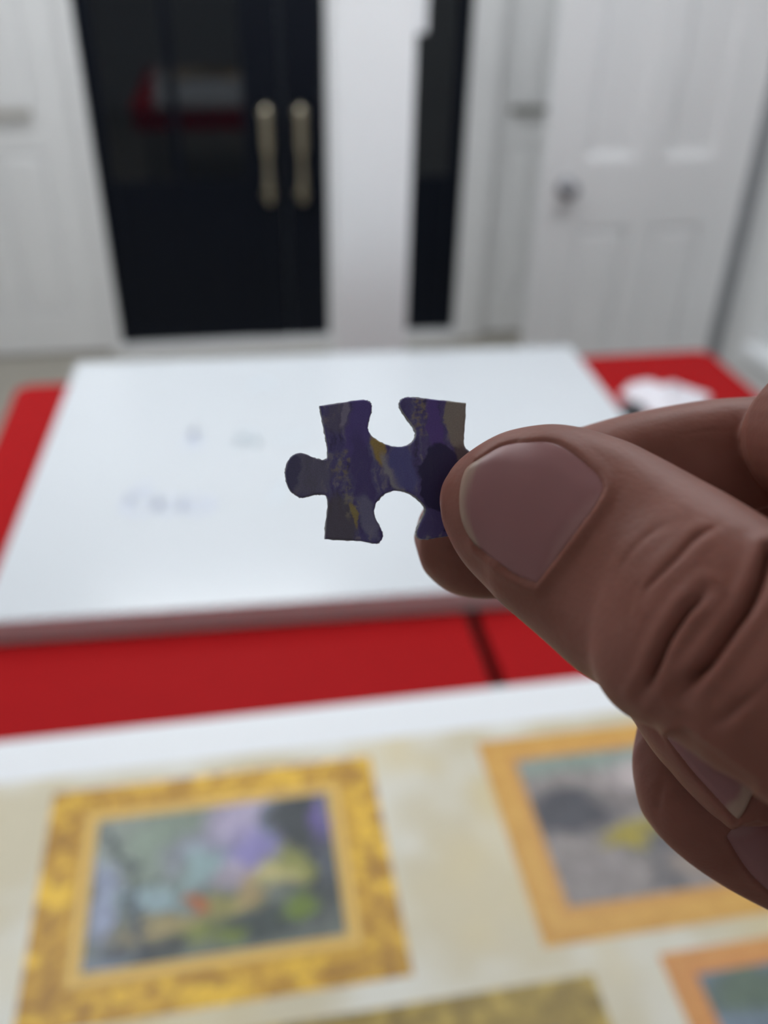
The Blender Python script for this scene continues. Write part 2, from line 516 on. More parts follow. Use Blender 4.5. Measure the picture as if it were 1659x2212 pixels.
def sheet(name, xs, ys, z, colorf, material, parent, hole=None):
    nx, ny = len(xs), len(ys)
    X, Y = np.meshgrid(xs, ys, indexing='ij')
    Cc = colorf(X, Y).reshape(-1, 3)
    off = origin_of(parent)
    p = parent
    while p.parent is not None:
        p = p.parent
        off = off + Vector(p.location)
    V = np.stack([X.ravel() - off.x, Y.ravel() - off.y, np.full(X.size, z - off.z)], 1)
    faces = []
    for i in range(nx - 1):
        for j in range(ny - 1):
            if hole is not None:
                mx_, my_ = (xs[i] + xs[i + 1]) / 2, (ys[j] + ys[j + 1]) / 2
                if hole[0] < mx_ < hole[1] and hole[2] < my_ < hole[3]:
                    continue
            a = i * ny + j
            faces.append((a, a + ny, a + ny + 1, a + 1))
    me = bpy.data.meshes.new(name)
    me.from_pydata(V.tolist(), [], faces)
    at = me.color_attributes.new('print', 'FLOAT_COLOR', 'POINT')
    at.data.foreach_set('color', np.concatenate([Cc, np.ones((len(Cc), 1))], 1).astype(np.float32).ravel())
    return link(name, me, material, parent)


def print_mat(name, grain, scale):
    mt = bpy.data.materials.new(name)
    mt.use_nodes = True
    nt = mt.node_tree
    b = nt.nodes['Principled BSDF']
    b.inputs['Roughness'].default_value = 0.42
    b.inputs['Specular IOR Level'].default_value = 0.3
    at = nt.nodes.new('ShaderNodeAttribute')
    at.attribute_name = 'print'
    tc = nt.nodes.new('ShaderNodeTexCoord')
    n = nt.nodes.new('ShaderNodeTexNoise')
    n.inputs['Scale'].default_value = scale
    n.inputs['Detail'].default_value = 5
    nt.links.new(tc.outputs['Object'], n.inputs['Vector'])
    mr = nt.nodes.new('ShaderNodeMapRange')
    mr.inputs[3].default_value = 1 - grain
    mr.inputs[4].default_value = 1 + grain
    nt.links.new(n.outputs['Fac'], mr.inputs[0])
    mx = nt.nodes.new('ShaderNodeVectorMath')
    mx.operation = 'SCALE'
    nt.links.new(at.outputs['Color'], mx.inputs[0])
    nt.links.new(mr.outputs[0], mx.inputs['Scale'])
    nt.links.new(mx.outputs[0], b.inputs['Base Color'])
    return mt


M['print_cream'] = print_mat('cream_print', .03, 60)
M['print_frame'] = print_mat('gilt_frame_print', .25, 260)
M['print_art'] = print_mat('painting_print', .15, 220)

PB = (-.46, 1.06, .22, .912)         # board x0, x1, y0, y1
pb = tag(empty('picture_board', ((PB[0] + PB[1]) / 2, (PB[2] + PB[3]) / 2, TZ)), 'white bordered board printed with gilt framed paintings on cream, nearest the camera', 'picture')
bm = bmesh.new()
prism(bm, rounded(PB[0], PB[1], PB[2], PB[3], .006, 4), TZ + .0004, TZ + .0036)
finish('board_card', bm, M['card_white'], pb)


def cream(X, Y):
    c = np.ones(X.shape + (3,)) * L3((202, 193, 168))
    c = mixc(c, L3((216, 214, 204)), np.clip((fbm(X, Y, 9, 3) - .45) * 3.5, 0, 1))
    c = mixc(c, L3((210, 194, 150)), np.clip((fbm(X, Y, 7, 31) - .55) * 3.0, 0, .7))
    return c


sheet('cream_print', np.linspace(PB[0] + .05, PB[1] - .05, 130), np.linspace(PB[2] + .04, .838, 70), TZ + .0040, cream, M['print_cream'], pb)


def blobs(base, items, seed, warp=.13):
    def f(U, V):
        w1, w2 = fbm(U, V, 7, seed) - .5, fbm(U, V, 7, seed + 9) - .5
        w3, w4 = fbm(U, V, 22, seed + 3) - .5, fbm(U, V, 22, seed + 5) - .5
        u, v = U + warp * w1 + warp * .6 * w3, V + warp * w2 + warp * .6 * w4
        c = np.ones(U.shape + (3,)) * L3(base)
        for (cu, cv, ru, rv, rgb, a) in items:
            d = np.sqrt(((u - cu) / ru) ** 2 + ((v - cv) / rv) ** 2)
            c = mixc(c, L3(rgb), .97 * a * np.clip((1.28 - d) / .65, 0, 1))
        g = fbm(U * 3, V, 14, seed + 20, 4)
        return c * (0.62 + .6 * g)[..., None]
    return f


def limb(items, pts, r, rgb, a=.8):
    for (u0, v0), (u1, v1) in zip(pts, pts[1:]):
        for k in np.linspace(0, 1, 7):
            items.append((u0 + (u1 - u0) * k, v0 + (v1 - v0) * k, r, r * 1.6, rgb, a))


def gilt(x0, x1, y0, y1, hx0, hx1, hy0, hy1, base, hi, lo, liner, seed, ornate=1.0):
    def f(X, Y):
        tx = np.minimum((X - x0) / (hx0 - x0), (x1 - X) / (x1 - hx1))
        ty = np.minimum((Y - y0) / (hy0 - y0), (y1 - Y) / (y1 - hy1))
        tt = np.clip(np.minimum(tx, ty), 0, 1)          # 0 at the outer rim, 1 at the picture
        c = np.ones(X.shape + (3,)) * L3(base)
        wx, wy = .020 * (fbm(X, Y, 40, seed + 60) - .5), .020 * (fbm(X, Y, 40, seed + 70) - .5)
        n = fbm(X + wx, Y + wy, 62, seed, 3)
        m_ = fbm(X + wx, Y + wy, 150, seed + 4, 2)
        body = np.clip((.72 - tt) / .08, 0, 1)
        c = mixc(c, L3(hi), body * ornate * np.clip((n - .48) * 4, 0, .9))
        c = mixc(c, L3(lo), body * ornate * np.clip((.46 - n) * 4, 0, .7))
        c = mixc(c, L3(lo), body * ornate * np.clip((.40 - m_) * 5, 0, .7))
        along = np.where(tx < ty, np.abs((Y - (y0 + y1) / 2) / ((y1 - y0) / 2)), np.abs((X - (x0 + x1) / 2) / ((x1 - x0) / 2)))
        c = mixc(c, L3(lo), body * ornate * .55 * np.clip((along - .55) / .35, 0, 1) * np.clip((.62 - n) * 5, 0, 1))
        c = mixc(c, L3(hi), body * ornate * .75 * np.clip((.35 - along) / .25, 0, 1) * np.clip((n - .40) * 4, 0, 1))
        corner = np.clip(1 - np.abs(tx - ty) * 1.2, 0, 1) * (np.maximum(tx, ty) < 2.2)
        c = mixc(c, L3(lo), .35 * ornate * corner * body * (m_ > .5))
        c = mixc(c, L3(liner), np.clip((tt - .74) / .06, 0, 1) * .9)
        c = mixc(c, L3(lo), .45 * np.exp(-((tt - .72) / .03) ** 2))
        c = mixc(c, L3(lo), .45 * np.exp(-((tt - .93) / .03) ** 2))
        c = mixc(c, L3(hi), .35 * (1 - ornate) * np.exp(-((tt - .45) / .10) ** 2))
        c = mixc(c, L3(lo), .35 * (1 - ornate) * np.exp(-((tt - .22) / .07) ** 2))
        return c
    return f


def framed(outer, inner, gilt_cols, art, seed, ornate, nf=30, na=(170, 120), label=None):
    x0, x1, y0, y1 = outer
    a, b, c, d = inner
    xs = np.concatenate([np.linspace(x0, a, nf), np.linspace(a, b, na[0])[1:], np.linspace(b, x1, nf)[1:]])
    ys = np.concatenate([np.linspace(y0, c, nf), np.linspace(c, d, na[1])[1:], np.linspace(d, y1, nf)[1:]])
    fr_ = sheet('printed_frame', xs, ys, TZ + .0043, gilt(x0, x1, y0, y1, a, b, c, d, *gilt_cols, seed, ornate), M['print_frame'], pb, hole=(a, b, c, d))
    if label:
        fr_['label'] = label
    sheet('printed_painting', np.linspace(a, b, na[0]), np.linspace(c, d, na[1]), TZ + .0043,
          lambda X, Y: art((X - a) / (b - a), (d - Y) / (d - c)), M['print_art'], fr_)


it = [(.14, .22, .16, .30, (150, 158, 150), .8), (.32, .30, .20, .32, (138, 152, 138), .9), (.48, .36, .22, .20, (150, 146, 172), .8),
      (.60, .12, .14, .14, (180, 170, 196), .95), (.66, .38, .13, .18, (150, 142, 196), .95), (.43, .42, .10, .15, (152, 178, 178), .9),
      (.25, .60, .15, .09, (154, 176, 184), .85), (.05, .58, .06, .28, (156, 164, 190), .9), (.34, .5, .03, .2, (120, 130, 120), .7),
      (.86, .18, .13, .26, (66, 70, 76), .95), (.72, .14, .03, .2, (110, 120, 140), .6), (.97, .20, .04, .22, (112, 98, 158), .9), (.91, .60, .12, .34, (72, 76, 78), .95),
      (.95, .55, .03, .12, (105, 110, 125), .8), (.80, .50, .09, .14, (150, 152, 88), .9), (.72, .56, .08, .09, (190, 180, 126), .9), (.57, .50, .07, .09, (170, 160, 170), .8),
      (.30, .80, .20, .08, (168, 152, 108), .9), (.56, .70, .12, .08, (158, 150, 90), .9), (.64, .62, .04, .12, (175, 150, 110), .7), (.45, .87, .12, .09, (134, 142, 74), .9),
      (.42, .68, .05, .045, (190, 104, 50), .95), (.67, .86, .20, .12, (68, 76, 76), .95), (.82, .80, .06, .08, (116, 136, 60), .9), (.27, .93, .10, .08, (70, 74, 76), .9),
      (.12, .90, .05, .12, (74, 80, 92), .8), (.55, .93, .06, .05, (120, 135, 60), .8), (.08, .98, .12, .05, (140, 150, 170), .6)]
limb(it, [(.24, 1.0), (.17, .75), (.19, .55), (.13, .30), (.06, .12)], .018, (78, 84, 92))
limb(it, [(.19, .55), (.27, .38), (.33, .10)], .010, (92, 98, 98), .7)
limb(it, [(.17, .60), (.06, .45)], .009, (92, 96, 110), .6)
framed((-.279, .137, .503, .811), (-.218, .072, .560, .758), ((204, 158, 62), (236, 192, 66), (148, 106, 46), (222, 186, 108)),
       blobs((112, 118, 112), it, 5), 11, 1.0, label='ornate gilt frame printed around a woodland painting')
it2 = [(.5, .06, .6, .10, (138, 156, 146), .9), (.7, .20, .35, .14, (190, 178, 178), 1), (.12, .42, .22, .16, (72, 72, 80), 1), (.40, .35, .10, .06, (120, 112, 112), .7),
       (.35, .66, .14, .09, (100, 100, 92), .8), (.25, .55, .18, .06, (150, 140, 90), .0), (.58, .42, .16, .08, (98, 96, 98), .8), (.30, .63, .11, .06, (166, 150, 58), 1), (.42, .58, .10, .05, (160, 146, 66), 1), (.55, .52, .10, .045, (150, 140, 80), .9),
       (.50, .70, .14, .10, (88, 88, 96), .9), (.40, .88, .05, .14, (96, 94, 98), .8), (.70, .82, .24, .14, (150, 132, 118), .9), (.15, .82, .16, .14, (142, 134, 134), .8), (.9, .5, .2, .2, (130, 122, 118), .8)]
framed((.288, .716, .510, .811), (.332, .674, .553, .771), ((206, 156, 76), (224, 180, 96), (176, 124, 58), (204, 152, 84)),
       blobs((146, 138, 136), it2, 15), 23, .25, label='plain orange gilt frame printed around a rocky landscape')
it3 = [(.5, .2, .4, .2, (110, 120, 100), .9), (.3, .7, .3, .2, (90, 100, 80), .9), (.7, .6, .2, .2, (140, 130, 90), .9)]
framed((-.115, .331, .24, .474), (-.060, .276, .28, .424), ((160, 138, 70), (190, 164, 84), (112, 92, 52), (150, 128, 70)),
       blobs((100, 104, 96), it3, 35), 41, .8, label='olive gilt frame cut off at the bottom of the picture')
it4 = [(.2, .15, .2, .15, (96, 112, 92), .9), (.6, .3, .3, .2, (150, 152, 196), .9), (.3, .6, .3, .2, (130, 160, 130), .9), (.8, .7, .2, .3, (110, 118, 150), .8), (.45, .12, .08, .2, (80, 90, 90), .8)]
framed((.411, .80, .235, .483), (.443, .768, .27, .455), ((208, 146, 84), (226, 170, 104), (178, 116, 62), (206, 140, 86)),
       blobs((120, 134, 150), it4, 47), 53, .25, label='orange gilt frame in the bottom right corner')

# ------------------------------------------------------------------ crumpled white bag and a dark cap on the right table
bm = bmesh.new()
nb = 46
gridv = []
for i in range(nb):
    row = []
    for j in range(nb):
        u, v = i / (nb - 1) * 2 - 1, j / (nb - 1) * 2 - 1
        ang = math.atan2(v, u)
        rr = max(abs(u), abs(v))
        k = 1 + .10 * math.sin(3 * ang + 1) + .06 * math.sin(7 * ang)
        d_ = math.hypot(u, v) + 1e-6
        x, y = u / d_ * rr * .105 * k, v / d_ * rr * .090 * k
        n = float(fbm(np.array(u + 3), np.array(v + 3), 2.6, 61, 4))
        h = max(0, 1 - rr ** 2.2) * (.010 + .030 * abs(n - .5) * 2 + .015 * n) + .0008
        row.append(bm.verts.new((x, y, h)))
    gridv.append(row)
for i in range(nb - 1):
    for j in range(nb - 1):
        bm.faces.new((gridv[i][j], gridv[i + 1][j], gridv[i + 1][j + 1], gridv[i][j + 1]))
rim = [gridv[i][0] for i in range(nb)] + [gridv[nb - 1][j] for j in range(1, nb)] + [gridv[i][nb - 1] for i in range(nb - 2, -1, -1)] + [gridv[0][j] for j in range(nb - 2, 0, -1)]
bm.faces.new(rim)
bag = finish('plastic_bag', bm, M['plastic'], None, smooth=True, matrix=Matrix.Translation((1.030, 1.815, TZ)) @ Matrix.Rotation(math.radians(-8), 4, 'Z'))
tag(bag, 'crumpled white plastic bag on the red table right of the whiteboard', 'bag')
cap = tag(empty('bottle_cap', (.902, 1.722, TZ)), 'dark grey round cap between the whiteboard and the crumpled bag', 'cap')
lathe('cap_body', [(.024, .0002), (.030, .004), (.030, .028), (.027, .034), (.020, .036)], Matrix.Translation((.902, 1.722, TZ)), M['dark_item'], cap)
lathe('cap_rim', [(.0305, .009), (.0325, .0095), (.0325, .0125), (.0305, .013)], Matrix.Translation((.902, 1.722, TZ)), M['dark_item'], cap)


# ------------------------------------------------------------------ the hand and the jigsaw piece (millimetres in the eye's frame, turned into room space)
def P(px, py, z):
    return np.array([(px - CX) / F * z, (py - CY) / F * z, z])


def to_world(a):
    a = np.atleast_2d(a) / 1000.0
    return CAM + a[:, :1] * RIGHT + a[:, 1:2] * DOWN + a[:, 2:3] * FWD


# --- jigsaw piece
PZ = 110.0
outline = [(352, 178), (450, 165), (560, 146), (640, 136), (682, 141), (708, 163), (714, 200), (703, 250), (688, 310), (691, 347), (715, 387), (770, 425), (830, 450), (880, 460),
           (930, 458), (977, 441), (1007, 410), (1018, 372), (1005, 330), (970, 280), (930, 225), (906, 178), (907, 147), (928, 126), (960, 118), (1060, 125), (1200, 140), (1365, 158),
           (1362, 250), (1352, 380), (1355, 455), (1382, 489), (1420, 494), (1462, 472), (1505, 443), (1555, 440), (1610, 470), (1640, 540), (1635, 620), (1600, 690), (1550, 722), (1490, 718),
           (1430, 700), (1387, 706), (1365, 735), (1355, 800), (1347, 950), (1340, 1068), (1275, 1076), (1180, 1090), (1100, 1103), (1052, 1101), (1026, 1082), (1023, 1050), (1045, 990),
           (1075, 930), (1084, 890), (1060, 850), (1010, 805), (950, 775), (885, 765), (830, 776), (780, 806), (746, 850), (731, 900), (739, 950), (765, 1000), (787, 1050), (790, 1090),
           (771, 1119), (735, 1132), (640, 1115), (520, 1108), (388, 1100), (395, 1000), (405, 920), (410, 850), (402, 807), (378, 794), (330, 793), (280, 803), (235, 815), (194, 801),
           (155, 770), (126, 715), (115, 650), (120, 600), (140, 550), (176, 515), (220, 503), (270, 516), (320, 539), (365, 550), (399, 545), (408, 518), (404, 450), (391, 380), (375, 300), (362, 230)]
corners = {0, 27, 47, 73}
pts = np.array([(580 + x / 3.19, 820 + y / 3.19) for x, y in outline])
# refine between points with a Catmull-Rom curve that keeps the four corners sharp
fine, is_corner = [], []
n = len(pts)
for i in range(n):
    p0, p1, p2, p3 = pts[(i - 1) % n], pts[i], pts[(i + 1) % n], pts[(i + 2) % n]
    if i in corners:
        p0 = p1
    if (i + 1) % n in corners:
        p3 = p2
    for k in range(4):
        t_ = k / 4
        q = .5 * ((2 * p1) + (-p0 + p2) * t_ + (2 * p0 - 5 * p1 + 4 * p2 - p3) * t_ ** 2 + (-p0 + 3 * p1 - 3 * p2 + p3) * t_ ** 3)
        fine.append(q)
fine = np.array(fine)
TILT = math.radians(7.0)
PC = P(1000, 1020, PZ)
PEX, PN = np.array([math.cos(TILT), 0, math.sin(TILT)]), np.array([-math.sin(TILT), 0, math.cos(TILT)])


def on_piece(x, y):
    d = P(x, y, 1.0)
    q = d * ((PC @ PN) / (d @ PN)) - PC
    return np.array([q @ PEX, q[1]])


mm = np.array([on_piece(x, y) for x, y in fine])
ctr = mm.mean(0)
# inward normals in the plane
tg = np.roll(mm, -1, 0) - np.roll(mm, 1, 0)
nrm = np.stack([-tg[:, 1], tg[:, 0]], 1)
nrm /= np.linalg.norm(nrm, axis=1)[:, None]
area = 0.5 * np.sum(mm[:, 0] * np.roll(mm[:, 1], -1) - np.roll(mm[:, 0], -1) * mm[:, 1])
if area < 0:
    nrm = -nrm
_wx = RIGHT * PEX[0] + FWD * PEX[2]
_wz = RIGHT * PN[0] + FWD * PN[2]
piece_rot = Matrix([[_wx[k], DOWN[k], _wz[k]] for k in range(3)]).to_4x4()
piece = empty('jigsaw_piece', Vector(to_world(PC + PEX * ctr[0] + np.array([0, ctr[1], 0]))[0]))
piece.rotation_euler = piece_rot.to_euler()
tag(piece, 'small purple and ochre jigsaw piece held between thumb and finger', 'jigsaw piece')


def slab(name, layers, material, jag=0.0):
    """layers: (inset mm, depth mm) rings from the front to the back; both ends are capped."""
    bm = bmesh.new()
    rows = []
    for q, (ins, dz) in enumerate(layers):
        js = rng.normal(0, jag, len(mm)) if 0 < q < len(layers) - 1 else np.zeros(len(mm))
        ring = (mm + nrm * (ins + js)[:, None] if not np.isscalar(ins + js) else mm) - ctr
        rows.append([bm.verts.new((x / 1000, y / 1000, dz / 1000)) for x, y in ring])
    for a, b in zip(rows, rows[1:]):
        for k in range(len(mm)):
            j = (k + 1) % len(mm)
            bm.faces.new((a[k], a[j], b[j], b[k]))
    for row in (rows[0], rows[-1]):
        for tri in tessellate_polygon([[v.co.copy() for v in row]]):
            bm.faces.new([row[k] for k in tri])
    bmesh.ops.recalc_face_normals(bm, faces=bm.faces)
    me = bpy.data.meshes.new(name)
    bm.to_mesh(me)
    bm.free()
    return link(name, me, material, piece)


M['card'] = mat('grey_card', (0.46, 0.46, 0.48, 1), 0.9, noise=.25, scale=4000, bump=.6, bscale=6000)
pm = bpy.data.materials.new('painted_print_of_the_piece')
pm.use_nodes = True
nt = pm.node_tree
pb_ = nt.nodes['Principled BSDF']
pb_.inputs['Roughness'].default_value = .45
pb_.inputs['Specular IOR Level'].default_value = .35
tc = nt.nodes.new('ShaderNodeTexCoord')
sc_ = nt.nodes.new('ShaderNodeVectorMath')
sc_.operation = 'SCALE'
sc_.inputs['Scale'].default_value = 1000
nt.links.new(tc.outputs['Object'], sc_.inputs[0])            # millimetres


def node_noise(vec, scale, detail=4):
    nd = nt.nodes.new('ShaderNodeTexNoise')
    nd.inputs['Scale'].default_value = scale
    nd.inputs['Detail'].default_value = detail
    nt.links.new(vec, nd.inputs['Vector'])
    return nd


wn = node_noise(sc_.outputs[0], .5, 5)
wsub = nt.nodes.new('ShaderNodeVectorMath')
wsub.operation = 'SUBTRACT'
wsub.inputs[1].default_value = (.5, .5, .5)
nt.links.new(wn.outputs['Color'], wsub.inputs[0])
wsc = nt.nodes.new('ShaderNodeVectorMath')
wsc.operation = 'SCALE'
wsc.inputs['Scale'].default_value = 2.2
nt.links.new(wsub.outputs[0], wsc.inputs[0])
wadd = nt.nodes.new('ShaderNodeVectorMath')
nt.links.new(sc_.outputs[0], wadd.inputs[0])
nt.links.new(wsc.outputs[0], wadd.inputs[1])
EP = 0.30
mp = nt.nodes.new('ShaderNodeMapping')
mp.inputs['Rotation'].default_value = (0, 0, math.radians(-12))
mp.inputs['Scale'].default_value = (1.0, .16, 1)
nt.links.new(wadd.outputs[0], mp.inputs['Vector'])
st = node_noise(mp.outputs[0], 1.1, 6)
rp = nt.nodes.new('ShaderNodeValToRGB')
rp.color_ramp.elements[0].position = .34
rp.color_ramp.elements[0].color = lin(40, 36, 62, EP)
rp.color_ramp.elements[1].position = .68
rp.color_ramp.elements[1].color = lin(86, 82, 92, EP)
for ps, c in ((.46, (54, 48, 84)), (.56, (60, 56, 88))):
    e = rp.color_ramp.elements.new(ps)
    e.color = lin(*c, EP)
nt.links.new(st.outputs['Fac'], rp.inputs[0])
cur = rp.outputs[0]


def blob_node(px, py, rx, ry, ang, rgb, a, soft=.5, noisy=None):
    """One brush patch: an ellipse in millimetres with a noise-warped rim."""
    global cur
    c = on_piece(580 + px / 3.19, 820 + py / 3.19) - ctr
    k = PZ / F / 3.19
    mpn = nt.nodes.new('ShaderNodeMapping')
    mpn.vector_type = 'TEXTURE'
    mpn.inputs['Location'].default_value = (c[0], c[1], 0)
    mpn.inputs['Rotation'].default_value = (0, 0, math.radians(ang))
    mpn.inputs['Scale'].default_value = (rx * k, ry * k, 1000)
    nt.links.new(wadd.outputs[0], mpn.inputs['Vector'])
    ln = nt.nodes.new('ShaderNodeVectorMath')
    ln.operation = 'LENGTH'
    nt.links.new(mpn.outputs[0], ln.inputs[0])
    mr = nt.nodes.new('ShaderNodeMapRange')
    mr.interpolation_type = 'SMOOTHSTEP'
    mr.inputs[1].default_value = 1 + soft / 2
    mr.inputs[2].default_value = 1 - soft / 2
    mr.inputs[4].default_value = a
    nt.links.new(ln.outputs['Value'], mr.inputs[0])
    fac = mr.outputs[0]
    if noisy:
        nn = node_noise(sc_.outputs[0], noisy, 3)
        m2 = nt.nodes.new('ShaderNodeMapRange')
        m2.inputs[1].default_value = .45
        m2.inputs[2].default_value = .62
        nt.links.new(nn.outputs['Fac'], m2.inputs[0])
        mu = nt.nodes.new('ShaderNodeMath')
        mu.operation = 'MULTIPLY'
        nt.links.new(fac, mu.inputs[0])
        nt.links.new(m2.outputs[0], mu.inputs[1])
        fac = mu.outputs[0]
    mx = nt.nodes.new('ShaderNodeMix')
    mx.data_type = 'RGBA'
    mx.inputs[7].default_value = lin(*rgb, EP)
    nt.links.new(fac, mx.inputs[0])
    nt.links.new(cur, mx.inputs[6])
    cur = mx.outputs[2]


blob_node(255, 650, 175, 170, 0, (72, 70, 80), .7)
blob_node(165, 640, 45, 130, 5, (48, 46, 70), .9)
blob_node(620, 330, 85, 240, 14, (58, 48, 94), .9)
blob_node(480, 250, 90, 130, 10, (66, 62, 76), .7)
blob_node(530, 240, 30, 90, 10, (92, 88, 104), .8)
blob_node(650, 680, 60, 330, -8, (50, 42, 80), .9)
blob_node(480, 990, 130, 190, -6, (62, 58, 62), .8)
blob_node(510, 600, 70, 100, 0, (96, 88, 62), .6, noisy=1.1)
blob_node(570, 850, 50, 160, -12, (92, 88, 76), .8, noisy=1.2)
blob_node(590, 940, 22, 80, -15, (104, 92, 50), .8)
blob_node(690, 950, 60, 160, -18, (82, 82, 100), .7)
blob_node(755, 490, 38, 110, -14, (108, 92, 50), .95)
blob_node(850, 650, 40, 140, -28, (98, 96, 100), .85)
blob_node(930, 600, 90, 170, -18, (58, 58, 98), .95)
blob_node(1050, 240, 60, 150, -10, (92, 84, 70), .8, noisy=1.6)
blob_node(1150, 330, 52, 230, -8, (60, 46, 96), .95)
blob_node(1300, 270, 85, 210, -6, (92, 88, 82), .98, soft=.2)
blob_node(1360, 560, 70, 120, -20, (64, 56, 56), .9)
blob_node(1225, 750, 175, 300, -16, (26, 22, 50), .97, soft=.10)
blob_node(1110, 990, 110, 110, 30, (54, 48, 84), .9, soft=.2)
gr = node_noise(sc_.outputs[0], 6.0, 3)
g2 = nt.nodes.new('ShaderNodeMapRange')
g2.inputs[3].default_value = .72
g2.inputs[4].default_value = 1.28
nt.links.new(gr.outputs['Fac'], g2.inputs[0])
gm = nt.nodes.new('ShaderNodeVectorMath')
gm.operation = 'SCALE'
nt.links.new(cur, gm.inputs[0])
nt.links.new(g2.outputs[0], gm.inputs['Scale'])
nt.links.new(gm.outputs[0], pb_.inputs['Base Color'])
bpn = nt.nodes.new('ShaderNodeBump')
bpn.inputs['Strength'].default_value = .35
bpn.inputs['Distance'].default_value = .00012
nt.links.new(st.outputs['Fac'], bpn.inputs['Height'])
nt.links.new(bpn.outputs[0], pb_.inputs['Normal'])
slab('card_core', [(.10, .245), (.0, .36), (.0, .8), (.0, 1.3), (.05, 1.7), (.15, 1.8)], M['card'], jag=.045)
slab('printed_face', [(.30, .0), (.18, .03), (.10, .10), (.06, .18), (.05, .24)], pm)


# --- hand
tubes_v, tubes_f = [], []


def add_mesh(V, Fc):
    o = sum(len(v) for v in tubes_v)
    tubes_v.append(np.array(V))
    tubes_f.extend([tuple(i + o for i in f) for f in Fc])


def catmull(rows, sub):
    rows = np.array(rows, float)
    out = []
    n_ = len(rows)
    for i in range(n_ - 1):
        p0, p1, p2, p3 = rows[max(i - 1, 0)], rows[i], rows[i + 1], rows[min(i + 2, n_ - 1)]
        for k in range(sub):
            t_ = k / sub
            out.append(.5 * ((2 * p1) + (-p0 + p2) * t_ + (2 * p0 - 5 * p1 + 4 * p2 - p3) * t_ ** 2 + (-p0 + 3 * p1 - 3 * p2 + p3) * t_ ** 3))
    out.append(rows[-1])
    return np.array(out)


def limb_pairs(pairs, tip, end=None, seg=48, sub=6, flat=2.2):
    """Finger from silhouette pairs: (ax, ay, bx, by, depth, half thickness); tip = (x, y, depth) closes the near end."""
    rows = []
    for ax, ay, bx, by, z, d in pairs:
        a, b = P(ax, ay, z), P(bx, by, z)
        rows.append(list((a + b) / 2) + list((a - b) / 2) + [d])
    if end is not None:
        c0 = np.array(rows[-1])
        for ex, ey, ez, r in end:
            w = c0[3:6] / np.linalg.norm(c0[3:6]) * r
            rows.append([ex, ey, ez] + list(w) + [r * .95])
    rows = catmull(rows, sub)
    T = np.gradient(rows[:, :3], axis=0)
    V, Fc = [], []
    for r, t_ in zip(rows, T):
        w = r[3:6]
        d = np.cross(t_, w)
        d /= np.linalg.norm(d)
        for k in range(seg):
            a = 2 * math.pi * k / seg
            ca, sa = math.cos(a), math.sin(a)
            e = 2 / flat
            V.append(r[:3] + w * math.copysign(abs(ca) ** e, ca) + d * r[6] * math.copysign(abs(sa) ** e, sa))
    n_ = len(rows)
    for i in range(n_ - 1):
        for k in range(seg):
            j = (k + 1) % seg
            Fc.append((i * seg + k, i * seg + j, (i + 1) * seg + j, (i + 1) * seg + k))
    V.append(P(*tip))
    V.append(rows[-1, :3])
    for k in range(seg):
        j = (k + 1) % seg
        Fc.append((len(V) - 2, j, k))
        Fc.append((len(V) - 1, (n_ - 1) * seg + k, (n_ - 1) * seg + j))
    add_mesh(V, Fc)


def ball(c, r, n_=20):
    V, Fc = [np.array(c) + np.array([0, 0, r])], []
    for i in range(1, n_):
        for k in range(2 * n_):
            a, b = math.pi * i / n_, math.pi * k / n_
            V.append(np.array(c) + r * np.array([math.sin(a) * math.cos(b), math.sin(a) * math.sin(b), math.cos(a)]))
    V.append(np.array(c) - np.array([0, 0, r]))
    m_ = 2 * n_
    for k in range(m_):
        Fc.append((0, 1 + k, 1 + (k + 1) % m_))
        Fc.append((len(V) - 1, 1 + (n_ - 2) * m_ + (k + 1) % m_, 1 + (n_ - 2) * m_ + k))
    for i in range(n_ - 2):
        for k in range(m_):
            Fc.append((1 + i * m_ + k, 1 + (i + 1) * m_ + k, 1 + (i + 1) * m_ + (k + 1) % m_, 1 + i * m_ + (k + 1) % m_))
    add_mesh(V, Fc)


def bone(chain, seg=28, sub=5):
    """Round tapering limb through (x, y, z, radius) joints with a ball at both ends."""
    rows = catmull(chain, sub)
    T = np.gradient(rows[:, :3], axis=0)
    V, Fc = [], []
    u = None
    for r, t_ in zip(rows, T):
        t_ = t_ / np.linalg.norm(t_)
        if u is None:
            u = np.cross(t_, [0, 1, 0.2])
        u = u - t_ * (u @ t_)
        u /= np.linalg.norm(u)
        v = np.cross(t_, u)
        for k in range(seg):
            a = 2 * math.pi * k / seg
            V.append(r[:3] + r[3] * (u * math.cos(a) + v * math.sin(a)))
    n_ = len(rows)
    for i in range(n_ - 1):
        for k in range(seg):
            j = (k + 1) % seg
            Fc.append((i * seg + k, i * seg + j, (i + 1) * seg + j, (i + 1) * seg + k))
    V += [rows[0, :3], rows[-1, :3]]
    for k in range(seg):
        j = (k + 1) % seg
        Fc.append((len(V) - 2, j, k))
        Fc.append((len(V) - 1, (n_ - 1) * seg + k, (n_ - 1) * seg + j))
    add_mesh(V, Fc)
    ball(chain[0][:3], chain[0][3])
    ball(chain[-1][:3], chain[-1][3])


